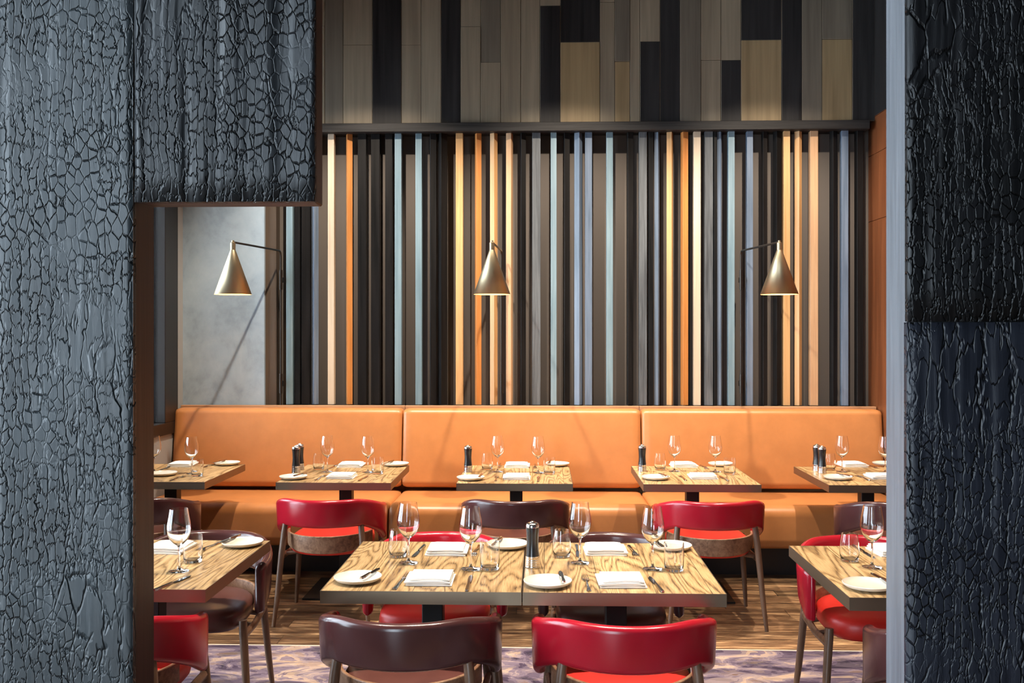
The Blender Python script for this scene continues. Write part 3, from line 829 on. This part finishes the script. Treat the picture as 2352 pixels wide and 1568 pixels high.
SET = {
 'TA': [('plate', 822, 1334, 0, 'n'), ('butter', 850, 1330, -14, 'n'), ('fork', 921, 1338, -6, 'n'), ('napA', 990, 1334, 0, 'n'), ('knife', 1077, 1340, 0, 'n'),
        ('wine', 1081, 1306, 0, 'n'), ('tumA', 1125, 1307, 0, 'n'), ('wine', 938, 1292, 0, 'f'), ('tumB', 914, 1278, 0, 'f'), ('napB', 1027, 1266, 180, 'f'),
        ('knife', 962, 1266, 174, 'f'), ('fork', 1094, 1265, 176, 'f'), ('plate', 1166, 1256, 0, 'f'), ('butter', 1142, 1255, 170, 'f')],
 'TB': [('mill', 1223, 1302, 0, ''), ('plate', 1258, 1343, 0, 'n'), ('butter', 1291, 1338, 4, 'n'), ('fork', 1348, 1341, 2, 'n'), ('napA', 1428, 1339, 2, 'n'), ('knife', 1507, 1343, 6, 'n'),
        ('wine', 1499, 1306, 0, 'n'), ('tumA', 1548, 1310, 0, 'n'), ('wine', 1332, 1292, 0, 'f'), ('tumB', 1290, 1278, 0, 'f'), ('napB', 1388, 1266, 182, 'f'),
        ('knife', 1326, 1266, 180, 'f'), ('fork', 1453, 1266, 184, 'f'), ('plate', 1541, 1260, 0, 'f'), ('butter', 1512, 1258, 190, 'f')],
 'TL': [('knife', 396, 1340, -14, 'n'), ('wine', 411, 1311, 0, 'n'), ('tumA', 443, 1290, 0, 'n'), ('napB', 392, 1262, 176, 'f'), ('plate', 557, 1252, 0, 'f'), ('butter', 528, 1248, 165, 'f'), ('fork', 479, 1258, 172, 'f')],
 'TR': [('tumB', 1951, 1288, 0, 'f'), ('wine', 2003, 1302, 0, 'f'), ('plate', 1993, 1350, 0, 'n'), ('butter', 2026, 1342, 8, 'n'), ('napB', 2050, 1268, 184, 'f'), ('knife', 1984, 1268, 184, 'f')],
 'T1': [('wine', 440, 1087, 0, 'n'), ('tumA', 453, 1093, 0, 'n'), ('napB', 420, 1069, 180, 'f'), ('plate', 522, 1067, 0, 'f'), ('butter', 505, 1066, 165, 'f'), ('plate', 375, 1091, 0, 'n'),
        ('fork', 408, 1099, -6, 'n'), ('wine', 354, 1083, 0, 'f'), ('fork', 481, 1070, 172, 'f'), ('knife', 385, 1074, 175, 'f')],
 'T2': [('mill', 680, 1085, 0, 'a'), ('mill', 689, 1079, 0, 'b'), ('plate', 674, 1099, 0, 'n'), ('butter', 690, 1097, -20, 'n'), ('fork', 737, 1097, -6, 'n'), ('napA', 786, 1096, 0, 'n'), ('knife', 834, 1099, -5, 'n'),
        ('wine', 752, 1083, 0, 'f'), ('tumB', 732, 1078, 0, 'f'), ('wine', 845, 1084, 0, 'n'), ('tumA', 867, 1088, 0, 'n'), ('napB', 807, 1070, 180, 'f'), ('knife', 768, 1071, 174, 'f'),
        ('plate', 910, 1069, 0, 'f'), ('butter', 893, 1068, 165, 'f')],
 'T3': [('mill', 1075, 1084, 0, ''), ('plate', 1081, 1101, 0, 'n'), ('butter', 1104, 1099, -4, 'n'), ('fork', 1140, 1099, 0, 'n'), ('napA', 1188, 1098, 0, 'n'), ('knife', 1236, 1100, 0, 'n'),
        ('tumB', 1119, 1078, 0, 'f'), ('wine', 1143, 1083, 0, 'f'), ('wine', 1236, 1085, 0, 'n'), ('tumA', 1262, 1088, 0, 'n'), ('napB', 1187, 1071, 180, 'f'), ('knife', 1147, 1070, 180, 'f'),
        ('fork', 1229, 1071, 180, 'f'), ('plate', 1279, 1069, 0, 'f'), ('butter', 1262, 1068, 170, 'f')],
 'T4': [('mill', 1475, 1082, 0, ''), ('plate', 1506, 1100, 0, 'n'), ('butter', 1524, 1098, 12, 'n'), ('fork', 1568, 1098, 4, 'n'), ('napA', 1615, 1097, 0, 'n'), ('knife', 1663, 1099, 4, 'n'),
        ('tumB', 1516, 1078, 0, 'f'), ('wine', 1549, 1082, 0, 'f'), ('wine', 1643, 1083, 0, 'n'), ('tumA', 1676, 1089, 0, 'n'), ('napB', 1569, 1070, 184, 'f'), ('fork', 1617, 1073, 184, 'f'), ('plate', 1656, 1069, 0, 'f')],
 'T5': [('mill', 1876, 1081, 0, 'b'), ('mill', 1888, 1086, 0, 'a'), ('tumB', 1906, 1079, 0, 'f'), ('plate', 1925, 1100, 0, 'n'), ('butter', 1940, 1098, 20, 'n'), ('fork', 1982, 1098, 6, 'n'), ('wine', 1934, 1083, 0, 'f'),
        ('napB', 1956, 1069, 184, 'f'), ('napA', 2026, 1097, 3, 'n'), ('plate', 2034, 1068, 0, 'f'), ('wine', 2033, 1085, 0, 'n'), ('fork', 2003, 1072, 184, 'f')],
}
for tk, items in SET.items():
    fr = tk in ('TA', 'TB', 'TL', 'TR')
    for kind, px, py, rot, side in items:
        where = WHERE[tk]
        if kind == 'mill':
            if side == 'a': lab = 'nearer of the two pepper mills on the ' + where
            elif side == 'b': lab = 'further of the two pepper mills on the ' + where
            else: lab = 'black and steel pepper mill on the ' + where
        else:
            s = 'near side' if side == 'n' else 'far side'
            lab = KN[kind] + ', %s of the %s' % (s, where)
            if kind == 'butter': lab = 'butter knife on the %s plate of the %s' % ('near' if side == 'n' else 'far', where)
        put(kind, px, py, fr, rot, lab, .0195 if kind == 'butter' else 0.0002)

# ------------------------------------------------------------------ wall lamps
def sconce(px_rod, px_cone, label):
    yr = 7.375
    xr = X(px_rod, yr); yc_ = 6.6; xc = X(px_cone, yc_)
    r = empty('wall_lamp', (xr, yr, 1.10)); tag(r, label, 'wall lamp', 'cone wall lamps')
    zr = Zt(px_rod, 576, yr) - 1.10; zc = Zt(px_cone, 556, yc_) - 1.10
    dx, dy = xc - xr, yc_ - yr
    bm = bmesh.new(); pts = [(0, 0, 0), (0, 0, zr - .04)]
    for k in range(1, 6):
        a = PI / 2 * k / 6; pts.append((dx * .04 * (1 - math.cos(a)), dy * .04 * (1 - math.cos(a)), zr - .04 + .04 * math.sin(a)))
    pts += [(dx * .06, dy * .06, zr), (dx, dy, zc)]
    tube(bm, pts, .0075, 12); done('arm', bm, 'gun', r, smooth=True, angle=.8)
    for z0, z1 in ((Zt(px_rod, 665, yr), Zt(px_rod, 620, yr)), (Zt(px_rod, 903, yr), Zt(px_rod, 858, yr))):
        bm = bmesh.new(); tube(bm, [(0, 0, z0 - 1.1), (0, 0, z1 - 1.1)], .0135, 14)
        box(bm, -.01, .01, .005, .045, (z0 + z1) / 2 - 1.1 - .02, (z0 + z1) / 2 - 1.1 + .02)
        done('bracket', bm, 'gun', r, smooth=True, angle=.6)
    zs0 = Zt(px_cone, 574, yc_) - 1.1; zb0 = Zt(px_cone, 676, yc_) - 1.1
    bm = bmesh.new(); lathe(bm, [(0, zc + .012), (.009, zc + .012), (.010, zc), (.018, zc - .004), (.018, zs0 - .002), (0, zs0 - .002)], 24)
    o = done('socket', bm, 'brass', r, smooth=True, angle=.6, loc=(dx, dy, 0))
    bm = bmesh.new()
    lathe(bm, [(.018, zs0), (.127, zb0)], 64, mi=0); lathe(bm, [(.0165, zs0 - .002), (.125, zb0)], 64, mi=1); lathe(bm, [(.127, zb0), (.125, zb0)], 64, mi=0)
    bmesh.ops.remove_doubles(bm, verts=bm.verts[:], dist=.0001)
    me = bpy.data.meshes.new('shade')
    for f in bm.faces: f.smooth = True
    bm.to_mesh(me); bm.free(); me.materials.append(M['brass']); me.materials.append(M['shade_in'])
    link('shade', me, r, (dx, dy, 0))
    bm = bmesh.new(); bmesh.ops.create_uvsphere(bm, u_segments=20, v_segments=12, radius=.026)
    done('bulb', bm, 'bulb', r, smooth=True, loc=(dx, dy, zb0 + .11))
    ld = bpy.data.lights.new('lamp_light', 'POINT'); ld.energy = 5; ld.color = (1, .62, .30); ld.shadow_soft_size = .03
    lo = bpy.data.objects.new('lamp_light', ld); COL.objects.link(lo); lo.parent = r; lo.location = (dx, dy, zb0 + .06)
sconce(645, 535, 'brass cone wall lamp hanging before the concrete wall at left')
sconce(1152, 1130, 'brass cone wall lamp in the middle of the batten wall')
sconce(1702, 1790, 'brass cone wall lamp on the right part of the batten wall')

# ------------------------------------------------------------------ lights
W = bpy.data.worlds.new('world'); S.world = W; W.use_nodes = True
bg = W.node_tree.nodes['Background']; bg.inputs[0].default_value = (.73, .87, 1.0, 1); bg.inputs[1].default_value = 14.0
def portal(x, y, z, sx, sy, rot):
    l = bpy.data.lights.new('window_portal', 'AREA'); l.shape = 'RECTANGLE'; l.size = sx; l.size_y = sy; l.cycles.is_portal = True
    o = bpy.data.objects.new('window_portal', l); COL.objects.link(o); o.location = (x, y, z); o.rotation_euler = rot
portal(XL - .3, 4.8, 1.9, 3.7, 4.9, (0, -PI / 2, 0))
portal(XL - .3, (-3.1 + 1.85) / 2, 1.9, 3.7, 4.9, (0, -PI / 2, 0))
portal(-2.1, -3.55, 2.2, 1.8, 4.2, (PI / 2, 0, 0))
def spot(x, y, z, tx, ty, tz, e, size=70, blend=.6, soft=.04, col=(1, .86, .70)):
    l = bpy.data.lights.new('ceiling_spot', 'SPOT'); l.energy = e; l.spot_size = rad(size); l.spot_blend = blend; l.shadow_soft_size = soft; l.color = col
    o = bpy.data.objects.new('ceiling_spot', l); COL.objects.link(o); o.location = (x, y, z)
    o.rotation_euler = (Vector((tx, ty, tz)) - Vector((x, y, z))).to_track_quat('-Z', 'Y').to_euler()
for x in (-1.3, .2, 1.7): spot(x, 5.9, 4.3, x, 6.9, .9, 600, 88, .6, .03)
for x in (-1.5, -.42, .30, 1.42): spot(x, 3.9, 4.3, x, 3.7, .7, 430, 55)

S.view_settings.view_transform = 'Standard'; S.view_settings.look = 'None'; S.view_settings.gamma = 1; S.view_settings.use_curve_mapping = False
S.view_settings.exposure = 0.0
